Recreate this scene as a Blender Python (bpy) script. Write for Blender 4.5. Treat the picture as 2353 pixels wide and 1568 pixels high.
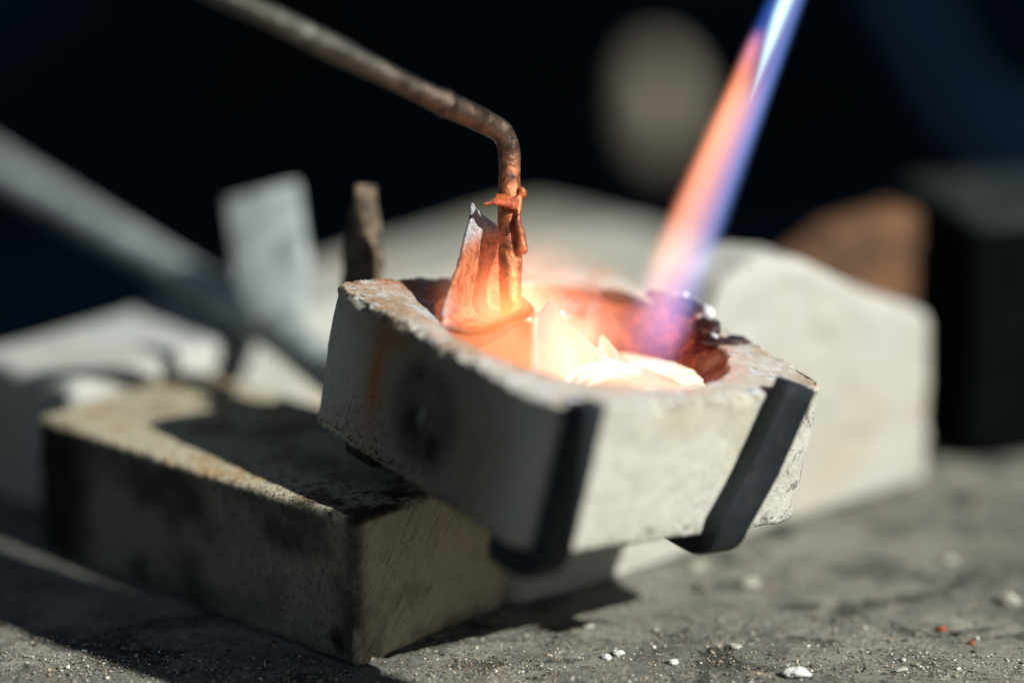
import bpy, math, random
import numpy as np
from mathutils import Vector, Matrix
random.seed(7)
rng = np.random.default_rng(11)
for o in list(bpy.data.objects):
    bpy.data.objects.remove(o)
C = bpy.context.scene
COL = C.collection
MM = 0.001

# ------------------------------------------------------------------ camera
CAM_H, PITCH, LENS = 165.0, math.radians(17.0), 100.0          # millimetres above the bench top
FPX = LENS / 36.0 * 2352.0
cam_d = bpy.data.cameras.new('camera')
cam = bpy.data.objects.new('camera', cam_d); COL.objects.link(cam)
cam.location = (0, 0, CAM_H * MM)
cam.rotation_euler = (math.radians(90) - PITCH, 0, 0)
cam_d.lens = LENS; cam_d.sensor_width = 36.0
cam_d.clip_start = 0.01; cam_d.clip_end = 100
cam_d.dof.use_dof = True
cam_d.dof.focus_distance = 0.412
cam_d.dof.aperture_fstop = 3.5
cam_d.dof.aperture_blades = 0
C.camera = cam

# ------------------------------------------------------------------ world, sun, exposure
SUN_EL, SUN_AZ = math.radians(36), math.radians(-38)            # azimuth from +X towards +Y
sun_dir = Vector((math.cos(SUN_EL) * math.cos(SUN_AZ), math.cos(SUN_EL) * math.sin(SUN_AZ), math.sin(SUN_EL)))
w = bpy.data.worlds.new('World'); C.world = w; w.use_nodes = True
wn = w.node_tree.nodes; wl = w.node_tree.links
sky = wn.new('ShaderNodeTexSky'); sky.sky_type = 'NISHITA'; sky.sun_disc = False
sky.sun_elevation = SUN_EL; sky.sun_rotation = math.radians(90) - SUN_AZ
bg = wn['Background']; bg.inputs['Strength'].default_value = 0.028
wl.new(sky.outputs[0], bg.inputs['Color'])
sd = bpy.data.lights.new('sun', 'SUN'); sd.energy = 5.0; sd.angle = math.radians(0.53)
sd.color = (1.0, 0.985, 0.945)
so = bpy.data.objects.new('sun', sd); COL.objects.link(so)
so.rotation_euler = sun_dir.to_track_quat('Z', 'Y').to_euler()
C.view_settings.view_transform = 'Standard'; C.view_settings.look = 'None'
C.view_settings.exposure = 0.38; C.view_settings.gamma = 1.0
C.render.engine = 'CYCLES'
C.cycles.use_denoising = True
C.cycles.volume_step_rate = 1.0
C.cycles.volume_max_steps = 256
C.cycles.max_bounces = 6
C.cycles.sample_clamp_indirect = 6.0

# ------------------------------------------------------------------ place helpers (all in millimetres)
def at(px, py, d):
    a = (px - 1176) / FPX * d; b = -(py - 784) / FPX * d
    return np.array([a, d * math.cos(PITCH) + b * math.sin(PITCH), CAM_H - d * math.sin(PITCH) + b * math.cos(PITCH)])
def ground(px, py, h=0.0):
    v = at(px, py, 1.0) - np.array([0, 0, CAM_H])
    return np.array([0, 0, CAM_H]) + v * (h - CAM_H) / v[2]

# ------------------------------------------------------------------ noise for geometry
_perm = rng.permutation(512); _perm = np.concatenate([_perm, _perm, _perm])
_val = rng.uniform(-1, 1, 512)
def vnoise(p):
    p = np.asarray(p, float); i = np.floor(p).astype(int); f = p - i; f = f * f * f * (f * (f * 6 - 15) + 10)
    i = i & 511
    out = 0
    for dx in (0, 1):
        wx = f[..., 0] if dx else 1 - f[..., 0]
        for dy in (0, 1):
            wy = f[..., 1] if dy else 1 - f[..., 1]
            for dz in (0, 1):
                wz = f[..., 2] if dz else 1 - f[..., 2]
                h = _perm[(_perm[(_perm[(i[..., 0] + dx) & 511] + i[..., 1] + dy) & 511] + i[..., 2] + dz) & 511]
                out = out + wx * wy * wz * _val[h]
    return out
def fbm(p, s, octv=4, g=0.5, off=0.0):
    p = np.asarray(p, float) / s + off; a = 1.0; t = 0; n = 0
    for k in range(octv):
        t = t + a * vnoise(p * 2 ** k + 17.3 * k); n += a; a *= g
    return t / n
def sm(a, b, x):
    t = np.clip((x - a) / (b - a), 0, 1); return t * t * (3 - 2 * t)
def norm(v):
    v = np.asarray(v, float); return v / np.linalg.norm(v)

# ------------------------------------------------------------------ object helpers
def tag(o, label=None, cat=None, group=None, kind=None):
    if label: o['label'] = label
    if cat: o['category'] = cat
    if group: o['group'] = group
    if kind: o['kind'] = kind
    return o
def empty(name, loc=(0, 0, 0)):
    o = bpy.data.objects.new(name, None); COL.objects.link(o)
    o.empty_display_size = 0.01
    o.location = Vector(loc) * MM
    return o
def mesh_obj(name, verts, faces, mat, parent=None, smooth=True, attrs=None, M=None):
    """verts in mm; M is an optional 4x4 (mm) placing the local coordinates in the scene"""
    me = bpy.data.meshes.new(name)
    V = np.asarray(verts, float)
    if parent is not None and M is None:            # world coordinates under an Empty: make them relative to it
        V = V - np.array(parent.location) / MM
    me.from_pydata((V * MM).tolist(), [], [tuple(int(i) for i in f) for f in faces])
    if smooth:
        me.polygons.foreach_set('use_smooth', [True] * len(me.polygons))
    for k, a in (attrs or {}).items():
        a = np.asarray(a, float)
        if a.ndim == 1:
            at_ = me.attributes.new(k, 'FLOAT', 'POINT'); at_.data.foreach_set('value', a)
        else:
            at_ = me.attributes.new(k, 'FLOAT_COLOR', 'POINT')
            at_.data.foreach_set('color', np.concatenate([a, np.ones((len(a), 1))], 1).ravel())
    me.update()
    me.materials.append(mat)
    o = bpy.data.objects.new(name, me); COL.objects.link(o)
    if parent is not None:
        o.parent = parent
    if M is not None:
        Mm = Matrix(M.tolist()); Mm.translation = Mm.translation * MM
        if parent is not None:
            bpy.context.view_layer.update()
            o.matrix_parent_inverse = parent.matrix_world.inverted()
        o.matrix_world = Mm
    return o
def frame(origin, x, y, z):
    M = np.eye(4); M[:3, 0] = x; M[:3, 1] = y; M[:3, 2] = z; M[:3, 3] = origin; return M
def grid_faces(nu, nv, closed_u=False, off=0):
    F = []
    for j in range(nv - 1):
        for i in range(nu if closed_u else nu - 1):
            a = j * nu + i; b = j * nu + (i + 1) % nu
            F.append((off + a, off + b, off + b + nu, off + a + nu))
    return F
def rough_block(L, W, H, res=1.0, bev=1.2, amp=0.25, wear=0.8, seed=0.0, top=None, crumb=0.0, outline=None):
    """box 0..L x 0..W x 0..H, six gridded faces pulled to a rounded, worn box"""
    V = []; F = []
    def side(o, du, dv, nu, nv):
        base = len(V)
        for j in range(nv + 1):
            for i in range(nu + 1):
                V.append(o + du * i / nu + dv * j / nv)
        F.extend(grid_faces(nu + 1, nv + 1, off=base))
    nL, nW, nH = max(2, int(L / res)), max(2, int(W / res)), max(2, int(H / res))
    X, Y, Z = np.array([L, 0, 0.]), np.array([0, W, 0.]), np.array([0, 0, H])
    O = np.zeros(3)
    side(O, Y, X, nW, nL); side(Z, X, Y, nL, nW)
    side(O, X, Z, nL, nH); side(Y, Z, X, nH, nL)
    side(O, Z, Y, nH, nW); side(X, Y, Z, nW, nH)
    V = np.array(V)
    # merge coincident border vertices
    key = np.round(V * 1000).astype(np.int64)
    _, idx, inv = np.unique(key, axis=0, return_index=True, return_inverse=True)
    inv = inv.ravel(); V = V[idx]; F = [tuple(inv[i] for i in f) for f in F]
    D = np.array([L, W, H])
    # rounded box: clamp to inner box, push out by bevel (bevel grows with wear noise)
    b = bev * (1 + wear * fbm(V, 7.0, 3, off=seed + 3.1))
    b = np.clip(b, 0.15, None)[:, None]
    inner = np.clip(V, b, D - b)
    d = V - inner; n = np.linalg.norm(d, axis=1, keepdims=True)
    V2 = np.where(n > 1e-6, inner + d / np.maximum(n, 1e-6) * np.minimum(b, n), V)
    nrm = np.where(n > 1e-6, d / np.maximum(n, 1e-6), (V2 - D / 2) / D)
    nrm = nrm / np.maximum(np.linalg.norm(nrm, axis=1, keepdims=True), 1e-6)
    V2 = V2 + nrm * (amp * fbm(V, 5.0, 4, off=seed))[:, None]
    if crumb:
        e = sm(2.2, 0.0, np.sort(np.minimum(V, D - V), axis=1)[:, 1])
        V2 = V2 + nrm * (crumb * e * fbm(V, 1.1, 3, off=seed + 9))[:, None]
    if top is not None:
        V2 = top(V2)
    return V2, F
def tube(points, radii, seg=20, amp=0.0, seed=0.0, caps=True, squash=None):
    P = np.array(points, float); n = len(P)
    T = np.gradient(P, axis=0); T /= np.linalg.norm(T, axis=1, keepdims=True)
    ref = np.array([0, 1, 0.]) if abs(T[0][1]) < .9 else np.array([1., 0, 0])
    N = np.cross(T[0], ref); N /= np.linalg.norm(N)
    V = []
    for i in range(n):
        N = N - T[i] * N.dot(T[i]); N /= np.linalg.norm(N); B = np.cross(T[i], N)
        a = np.linspace(0, 2 * math.pi, seg, endpoint=False)
        V.append(P[i] + radii[i] * (np.cos(a)[:, None] * N + np.sin(a)[:, None] * B))
    V = np.array(V)
    if amp:
        nr = V - P[:, None]; nr = nr / np.linalg.norm(nr, axis=2, keepdims=True)
        V = V + nr * (amp * fbm(V, 1.6, 4, off=seed))[..., None]
    F = grid_faces(seg, n, True)
    V = V.reshape(-1, 3)
    if caps:
        V = np.vstack([V, P[0] - T[0] * radii[0] * .3, P[-1] + T[-1] * radii[-1] * .3])
        a, b = len(V) - 2, len(V) - 1
        for i in range(seg):
            F.append((a, (i + 1) % seg, i)); F.append((b, (n - 1) * seg + i, (n - 1) * seg + (i + 1) % seg))
    return V, F
def smooth_path(pts, n=60):
    """Catmull-Rom through the points"""
    P = np.array(pts, float); P = np.vstack([2 * P[0] - P[1], P, 2 * P[-1] - P[-2]])
    out = []
    m = len(P) - 3
    for k in range(n):
        t = k / (n - 1) * m; i = min(int(t), m - 1); f = t - i
        a, b, c, d = P[i:i + 4]
        out.append(.5 * (2 * b + (c - a) * f + (2 * a - 5 * b + 4 * c - d) * f * f + (3 * b - a - 3 * c + d) * f ** 3))
    return np.array(out)
def bar(points, wdir, width, thick, bev=0.35, widths=None):
    """flat bar swept along points; wdir = constant width direction; thickness in the plane of the path"""
    P = np.array(points, float); n = len(P)
    T = np.gradient(P, axis=0); T /= np.linalg.norm(T, axis=1, keepdims=True)
    V = []
    for i in range(n):
        wd = norm(wdir - T[i] * np.dot(wdir, T[i])); nn = np.cross(T[i], wd)
        ww = (widths[i] if widths is not None else width) / 2; tt = thick / 2
        prof = []
        for (sx, sy) in ((1, 1), (-1, 1), (-1, -1), (1, -1)):
            a0 = {(1, 1): 0, (-1, 1): 90, (-1, -1): 180, (1, -1): 270}[(sx, sy)]
            for a in (a0 + 5, a0 + 45, a0 + 85):
                prof.append(P[i] + wd * (sx * (ww - bev) + bev * math.cos(math.radians(a))) + nn * (sy * (tt - bev) + bev * math.sin(math.radians(a))))
        V += prof
    F = grid_faces(12, n, True)
    F.append(tuple(range(12))[::-1]); F.append(tuple(range((n - 1) * 12, n * 12)))
    return np.array(V), F

# ------------------------------------------------------------------ material helpers
def lin(r, g, b):
    f = lambda c: (c / 255 / 12.92) if c / 255 <= .04045 else ((c / 255 + .055) / 1.055) ** 2.4
    return (f(r), f(g), f(b), 1)
class NB:
    def __init__(s, name):
        s.m = bpy.data.materials.new(name); s.m.use_nodes = True
        s.t = s.m.node_tree; s.t.nodes.clear()
        s.out = s.t.nodes.new('ShaderNodeOutputMaterial')
        tc = s.t.nodes.new('ShaderNodeTexCoord')
        v = s.t.nodes.new('ShaderNodeVectorMath'); v.operation = 'SCALE'; v.inputs['Scale'].default_value = 1000.0
        s.t.links.new(tc.outputs['Object'], v.inputs[0]); s.P = v.outputs[0]
        sx = s.t.nodes.new('ShaderNodeSeparateXYZ'); s.t.links.new(s.P, sx.inputs[0])
        s.X, s.Y, s.Z = sx.outputs
    def put(s, sock, v):
        if isinstance(v, bpy.types.NodeSocket): s.t.links.new(v, sock)
        else:
            try: sock.default_value = v
            except Exception: sock.default_value = tuple(v)[:3]
    def noise(s, size, detail=4, rough=.55, vec=None, dist=0.0):
        n = s.t.nodes.new('ShaderNodeTexNoise'); s.put(n.inputs['Vector'], vec or s.P)
        n.inputs['Scale'].default_value = 1 / size; n.inputs['Detail'].default_value = detail
        n.inputs['Roughness'].default_value = rough; n.inputs['Distortion'].default_value = dist
        return n.outputs['Fac']
    def voro(s, size, vec=None, feat='F1'):
        n = s.t.nodes.new('ShaderNodeTexVoronoi'); s.put(n.inputs['Vector'], vec or s.P); n.feature = feat
        n.inputs['Scale'].default_value = 1 / size
        return n.outputs['Distance']
    def math(s, op, a, b=0.0, c=0.0, clamp=False):
        n = s.t.nodes.new('ShaderNodeMath'); n.operation = op; n.use_clamp = clamp
        s.put(n.inputs[0], a); s.put(n.inputs[1], b); s.put(n.inputs[2], c); return n.outputs[0]
    def rng(s, v, a, b, lo=0.0, hi=1.0):
        n = s.t.nodes.new('ShaderNodeMapRange'); n.interpolation_type = 'SMOOTHSTEP'
        s.put(n.inputs['Value'], v); n.inputs['From Min'].default_value = a; n.inputs['From Max'].default_value = b
        n.inputs['To Min'].default_value = lo; n.inputs['To Max'].default_value = hi; return n.outputs[0]
    def mix(s, f, a, b, mode='MIX'):
        n = s.t.nodes.new('ShaderNodeMix'); n.data_type = 'RGBA'; n.blend_type = mode; n.clamp_factor = True
        s.put(n.inputs[0], f); s.put(n.inputs[6], a); s.put(n.inputs[7], b); return n.outputs[2]
    def scale(s, vec, xyz):
        n = s.t.nodes.new('ShaderNodeVectorMath'); n.operation = 'MULTIPLY'; s.put(n.inputs[0], vec)
        n.inputs[1].default_value = xyz; return n.outputs[0]
    def attr(s, name, fac=False):
        n = s.t.nodes.new('ShaderNodeAttribute'); n.attribute_name = name
        return n.outputs['Fac'] if fac else n.outputs['Color']
    def bump(s, h, dist_mm, strength=1.0, nrm=None):
        n = s.t.nodes.new('ShaderNodeBump'); n.inputs['Distance'].default_value = dist_mm * MM
        n.inputs['Strength'].default_value = strength; s.put(n.inputs['Height'], h)
        if nrm: s.put(n.inputs['Normal'], nrm)
        return n.outputs[0]
    def bsdf(s, color, rough=.8, metal=0.0, normal=None, spec=.4, coat=None, emis=None, estr=0.0, trans=None, crough=.1):
        n = s.t.nodes.new('ShaderNodeBsdfPrincipled')
        s.put(n.inputs['Base Color'], color); s.put(n.inputs['Roughness'], rough); s.put(n.inputs['Metallic'], metal)
        s.put(n.inputs['Specular IOR Level'], spec)
        if normal is not None: s.put(n.inputs['Normal'], normal)
        if coat is not None: s.put(n.inputs['Coat Weight'], coat); n.inputs['Coat Roughness'].default_value = crough
        if emis is not None: s.put(n.inputs['Emission Color'], emis); s.put(n.inputs['Emission Strength'], estr)
        if trans is not None: s.put(n.inputs['Transmission Weight'], trans)
        s.t.links.new(n.outputs[0], s.out.inputs['Surface']); return s.m

def mat_refractory(name, a, b, dark, dark_amt=.5, stain=None, grain=.22, pit=.9, streak=False, blotch=9.0, far=None):
    k = NB(name)
    n1 = k.noise(blotch, 5, .6); n2 = k.noise(grain, 3, .7); n3 = k.noise(2.2, 5, .7, dist=.4)
    col = k.mix(k.rng(n1, .35, .68), a, b)
    if stain: col = k.mix(k.rng(k.noise(blotch * 1.4, 4, .65, vec=k.scale(k.P, (1, 1, 1.4))), .56, .70), col, stain)
    col = k.mix(k.math('MULTIPLY', k.rng(n3, .55, .75), dark_amt), col, dark)
    pits = k.rng(k.noise(pit, 2, .5), .66, .74)
    col = k.mix(k.math('MULTIPLY', pits, .7), col, dark)
    col = k.mix(k.rng(n2, .3, .75, 0, .30), col, dark)
    h = k.math('ADD', k.math('MULTIPLY', n2, .5), k.math('MULTIPLY', n3, 1.2))
    h = k.math('SUBTRACT', h, pits)
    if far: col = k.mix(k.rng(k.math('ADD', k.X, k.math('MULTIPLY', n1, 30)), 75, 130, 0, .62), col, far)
    if streak:
        h = k.math('ADD', h, k.math('MULTIPLY', k.noise(.5, 3, .6, vec=k.scale(k.P, (1.0, 1.0, .09))), 1.6))
    return k.bsdf(col, .93, normal=k.bump(h, .16), spec=.2)

# ------------------------------------------------------------------ the setting
U1 = np.array([.741, -.671, 0]); U2 = np.array([.671, .741, 0]); UZ = np.array([0, 0, 1.])

k = NB('dark_floor_mat')
c = k.mix(k.rng(k.noise(900, 3), .4, .7), (.0005, .0009, .0012, 1), (.0006, .0030, .0062, 1))
k.bsdf(c, 1.0, spec=0.0); m_dark = k.m
V = [(-12000, -3000, -800), (12000, -3000, -800), (12000, 20000, -800), (-12000, 20000, -800)]
tag(mesh_obj('floor', V, [(0, 1, 2, 3)], m_dark, smooth=False), kind='structure')

# bench top: cement-like working surface
k = NB('bench_mat')
big = k.noise(42, 4, .6, dist=.6); mid = k.noise(9, 5, .65); fine = k.noise(.9, 6, .8); vf = k.noise(.22, 4, .75)
pat = k.noise(17, 5, .62, vec=k.scale(k.P, (1, 1.5, 1)), dist=.8); dust = k.noise(5, 5, .7, dist=.5)
col = k.mix(k.rng(big, .38, .62), lin(132, 134, 124), lin(164, 164, 150))
col = k.mix(k.rng(mid, .44, .64, 0, .6), col, lin(96, 97, 90))
col = k.mix(k.rng(pat, .52, .62, 0, .85), col, lin(62, 68, 66))
col = k.mix(k.rng(dust, .52, .68, 0, .7), col, lin(186, 180, 162))
col = k.mix(k.rng(fine, .5, .66, 0, .8), col, lin(56, 52, 45))
col = k.mix(k.rng(fine, .44, .30, 0, .6), col, lin(206, 202, 188))
col = k.mix(k.rng(vf, .55, .7, 0, .6), col, lin(40, 38, 33))
col = k.mix(k.rng(vf, .42, .3, 0, .5), col, lin(200, 194, 178))
h = k.math('ADD', k.math('MULTIPLY', fine, 1.2), k.math('MULTIPLY', vf, .5))
k.bsdf(col, .95, normal=k.bump(h, .6), spec=.15); m_bench = k.m
bu1a, bu1b, bu2a, bu2b = -373.0, 330.0, -60.0, 462.0
def buv(a, b, z): return U1 * a + U2 * b + UZ * z
# fine relief near the focus, coarse beyond
ga = np.concatenate([np.linspace(bu1a, 330, 420)]); gb = np.concatenate([np.linspace(bu2a, 200, 20)[:-1], np.linspace(200, bu2b, 330)])
AA, BB = np.meshgrid(ga, gb)
PT = U1 * AA[..., None] + U2 * BB[..., None]
hz = .35 * fbm(PT, 14, 3) + .22 * fbm(PT, 2.6, 3, off=4)
hz -= hz.max() * .2
PT = PT + UZ * hz[..., None]
V = PT.reshape(-1, 3); F = grid_faces(len(ga), len(gb))
n0 = len(V)
V = np.vstack([V, [buv(bu1a, bu2a, -18), buv(bu1b, bu2a, -18), buv(bu1b, bu2b, -18), buv(bu1a, bu2b, -18),
                   buv(bu1a, bu2a, -.6), buv(bu1b, bu2a, -.6), buv(bu1b, bu2b, -.6), buv(bu1a, bu2b, -.6)]])
for i in range(4):
    j = (i + 1) % 4; F.append((n0 + i, n0 + j, n0 + 4 + j, n0 + 4 + i))
F.append((n0 + 3, n0 + 2, n0 + 1, n0))
tag(mesh_obj('bench', V, F, m_bench), 'grey cement bench top scattered with pale grit', kind='structure')

# ------------------------------------------------------------------ lower brick the dish leans on
N0 = ground(820, 1535)
e1 = norm(ground(100, 1262) - N0); e2 = norm(ground(1180, 1395) - N0); e2 = norm(e2 - e1 * e2.dot(e1))
BL, BW, BH = 71.0, 33.5, 22.6
V, F = rough_block(BL, BW, BH, .55, 1.0, .2, .6, 1.0, crumb=.35)
# worn, chamfered near corner
d = V[:, 0] + V[:, 1]

bx_, by_, bz_ = V[:, 0], V[:, 1], V[:, 2]
def mixc(T, m, c): m = np.clip(m, 0, 1)[:, None]; return T * (1 - m) + np.array(lin(*c)[:3]) * m
q1 = fbm(V, 9, 4, off=60); q2 = fbm(V, 4, 4, off=61); q3 = fbm(V, 16, 3, off=62)
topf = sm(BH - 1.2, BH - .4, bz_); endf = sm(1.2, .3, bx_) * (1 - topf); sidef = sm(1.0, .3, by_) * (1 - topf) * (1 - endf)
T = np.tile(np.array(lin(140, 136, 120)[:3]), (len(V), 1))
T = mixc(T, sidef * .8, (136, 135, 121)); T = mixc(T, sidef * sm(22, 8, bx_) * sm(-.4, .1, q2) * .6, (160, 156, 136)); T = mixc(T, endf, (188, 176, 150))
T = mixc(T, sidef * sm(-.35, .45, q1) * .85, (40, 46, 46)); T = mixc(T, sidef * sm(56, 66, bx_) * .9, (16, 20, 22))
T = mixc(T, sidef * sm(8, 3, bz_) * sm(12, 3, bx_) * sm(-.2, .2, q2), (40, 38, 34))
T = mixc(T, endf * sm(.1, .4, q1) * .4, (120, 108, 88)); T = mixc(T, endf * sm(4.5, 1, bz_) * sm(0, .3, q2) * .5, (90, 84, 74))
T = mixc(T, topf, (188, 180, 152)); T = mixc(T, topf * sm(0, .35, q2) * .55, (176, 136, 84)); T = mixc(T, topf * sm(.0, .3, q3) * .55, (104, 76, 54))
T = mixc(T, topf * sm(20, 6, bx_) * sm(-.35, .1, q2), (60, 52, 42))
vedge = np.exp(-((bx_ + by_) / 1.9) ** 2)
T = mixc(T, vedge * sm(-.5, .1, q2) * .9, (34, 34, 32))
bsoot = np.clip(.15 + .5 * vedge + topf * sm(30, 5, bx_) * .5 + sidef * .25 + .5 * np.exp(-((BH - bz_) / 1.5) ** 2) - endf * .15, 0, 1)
k = NB('fire_brick_mat')
ac = k.attr('tint'); n2 = k.noise(.3, 3, .7); n3 = k.noise(1.8, 5, .7, dist=.5); so_ = k.attr('soot', True)
stv = k.noise(.55, 3, .6, vec=k.scale(k.P, (1, 1, .12)))
rv = k.t.nodes.new('ShaderNodeVectorRotate'); rv.rotation_type = 'X_AXIS'; rv.inputs['Angle'].default_value = math.radians(38); k.t.links.new(k.P, rv.inputs['Vector'])
stv = k.noise(.5, 3, .65, vec=k.scale(rv.outputs[0], (1, 1, .10)))
pits = k.rng(k.noise(.7, 2, .5), .66, .74)
col = k.mix(k.math('MULTIPLY', k.rng(k.noise(.9, 4, .7), .5, .64), so_), ac, lin(34, 32, 28))
col = k.mix(k.rng(n3, .5, .75, 0, .3), col, lin(70, 66, 58))
col = k.mix(k.rng(stv, .52, .68, 0, .5), col, lin(80, 72, 60))
col = k.mix(k.math('MULTIPLY', pits, .4), col, lin(30, 28, 26))
h = k.math('ADD', k.math('ADD', k.math('MULTIPLY', n2, .5), n3), k.math('MULTIPLY', stv, 3.0))
m_brick2 = k.bsdf(col, .93, normal=k.bump(k.math('SUBTRACT', h, pits), .2), spec=.15)
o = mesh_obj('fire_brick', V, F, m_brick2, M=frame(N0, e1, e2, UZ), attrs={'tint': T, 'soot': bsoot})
tag(o, 'sooty grey brick in front, lying under the dish with its near corner towards us', 'brick')
TOPZ = BH

# ------------------------------------------------------------------ the ceramic melting dish
CC = np.array([10.02, 393.36, 45.95]); EU = (.12273, .13502, .68849)
def rotm(e):
    cx, sx = math.cos(e[0]), math.sin(e[0]); cy, sy = math.cos(e[1]), math.sin(e[1]); cz, sz = math.cos(e[2]), math.sin(e[2])
    return np.array([[cz, -sz, 0], [sz, cz, 0], [0, 0, 1]]) @ np.array([[cy, 0, sy], [0, 1, 0], [-sy, 0, cy]]) @ np.array([[1, 0, 0], [0, cx, -sx], [0, sx, cx]])
RC = rotm(EU); HX, HY, HH = 26.54, 26.27, 21.37
MC = np.eye(4); MC[:3, :3] = RC; MC[:3, 3] = CC
def toW(p): return CC + np.asarray(p, float) @ RC.T
def toL(p): return (np.asarray(p, float) - CC) @ RC
HR, HD, HC = 21.6, 13.5, np.array([.3, -.3])      # hollow radius, depth, centre

k = NB('dish_mat')
ac = k.attr('tint'); n2 = k.noise(.2, 3, .7); n3 = k.noise(1.5, 5, .7, dist=.5)
pits = k.rng(k.noise(.55, 2, .5), .64, .72); soot = k.attr('soot', True)
col = k.mix(k.rng(n3, .45, .75, 0, .35), ac, lin(120, 112, 96))
col = k.mix(k.math('MULTIPLY', k.rng(k.noise(.8, 4, .7), .5, .6), soot), col, lin(44, 36, 28))
col = k.mix(k.math('MULTIPLY', pits, k.math('ADD', k.math('MULTIPLY', soot, .8), .12)), col, lin(30, 26, 22))
col = k.mix(k.rng(n2, .35, .75, 0, .18), col, lin(70, 62, 52))
h = k.math('SUBTRACT', k.math('ADD', k.math('MULTIPLY', n2, .5), n3), pits)
m_dish = k.bsdf(col, .9, normal=k.bump(h, .14), spec=.25)

dish = empty('melting_dish', CC)
tag(dish, 'square pale ceramic melting dish with a glowing round hollow, held by black prongs', 'crucible')

NT = 640
th = np.linspace(0, 2 * math.pi, NT, endpoint=False)
def square_r(th, hx, hy, p=16):
    return (np.abs(np.cos(th) / hx) ** p + np.abs(np.sin(th) / hy) ** p) ** (-1 / p)
def angd(a, b): return np.abs((a - b + math.pi) % (2 * math.pi) - math.pi)
R0 = square_r(th, HX, HY)
# the pouring side bulges out and stands proud at the back right
ab = math.radians(52)
bulge = np.exp(-(angd(th, ab) / .33) ** 2)
bulge2 = np.exp(-(angd(th, math.radians(14)) / .2) ** 2)
def rim_h(th):
    b1 = np.exp(-(angd(th, math.radians(50)) / .42) ** 2)
    lump = np.exp(-(angd(th, math.radians(9)) / .20) ** 4)
    lip = np.exp(-(angd(th, math.radians(-14)) / .13) ** 2)
    return .5 * b1 + 2.9 * lump - .5 * lip
rings = []   # (xyz, ) from under-centre outwards, up, over the top to the hollow edge
def ring_at(r, z): return np.stack([r * np.cos(th), r * np.sin(th), np.broadcast_to(z, r.shape)], -1)
for f in np.linspace(.02, .94, 8): rings.append(ring_at(R0 * f, -HH + 0 * th))
for a in (20, 50, 75): rings.append(ring_at(R0 - 1.1 * (1 - math.sin(math.radians(a))), -HH + 1.1 * (1 - math.cos(math.radians(a))) + 0 * th))
nz = 58
for i in range(nz + 1):
    f = i / nz; z = -HH + 1.1 + (HH - 1.6) * f
    taper = 0.0
    rings.append(ring_at(R0 - taper, z + .1 * rim_h(th) * max(0, (f - .8) / .2)))
for a in (25, 55, 80): rings.append(ring_at(R0 - .5 * (1 - math.cos(math.radians(a))), -.5 + .5 * math.sin(math.radians(a)) + .12 * rim_h(th)))
xh = HC[0] * np.cos(th) + HC[1] * np.sin(th)
Rh = HR + xh + .35 * fbm(np.stack([np.cos(th) * 3, np.sin(th) * 3, 0 * th], -1), 1, 3)
ntop = 26
for i in range(1, ntop + 1):
    f = (i / ntop) ** .9
    r = (R0 - .5) * (1 - f) + (Rh + .5) * f
    z = np.zeros(NT) + rim_h(th) * sm(-.1, .75, f)
    rings.append(ring_at(r, z))
for a in (30, 60, 90): rings.append(ring_at(Rh + .5 * (1 - math.sin(math.radians(a))), rim_h(th) - .5 * (1 - math.cos(math.radians(a)))))
G = np.array(rings)                                   # ring, theta, xyz
P0 = G.copy()
rad = np.linalg.norm(P0[..., :2], axis=2)
out = P0.copy(); out[..., 2] = 0; out /= np.maximum(np.linalg.norm(out, axis=2, keepdims=True), 1e-6)
side = np.zeros(G.shape[:2]); side[8:8 + 3 + nz + 4] = 1
topm = np.zeros(G.shape[:2]); topm[8 + 3 + nz + 1:] = 1
G += out * (side * (.18 * fbm(P0, 3.0, 4) + .22 * fbm(P0, 9, 2, off=3)))[..., None]
G[..., 2] += topm * (.16 * fbm(P0, 2.2, 4, off=2) + .18 * fbm(P0, 7, 2, off=8))
# crumbling edges at top and bottom and on the corners
zz = P0[..., 2]
edge = np.exp(-((zz + .2) / 1.1) ** 2) * sm(3.2, .4, R0[None] - rad) + np.exp(-((zz + HH - .6) / 1.1) ** 2) * side
cr = fbm(P0, 1.0, 4, .65, off=12)
left_face = np.exp(-(angd(th, math.pi) / 1.0) ** 2)
G += out * (edge * .75 * cr * (.5 + .7 * left_face))[..., None]
G[..., 2] += edge * .5 * fbm(P0, .9, 3, .6, off=20) * np.where(zz > -5, 1, .8)
chip = edge * sm(.18, .5, fbm(P0, 2.6, 2, off=31))
G -= out * (chip * .9)[..., None]
# bulge of the pouring side
G += out * ((bulge * 1.2 + 1.0 * np.exp(-(angd(th, math.radians(5)) / .3) ** 2)) * sm(-12, 0, zz))[..., None]
# right back corner knocked round
kc = np.exp(-(angd(th, math.radians(-41)) / .10) ** 2)
G -= out * (kc * .8 * (side + topm * sm(16, 26, rad)))[..., None]
Vd = G.reshape(-1, 3); Fd = grid_faces(NT, len(rings), True)
Fd.append(tuple(range(NT))[::-1])
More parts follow.
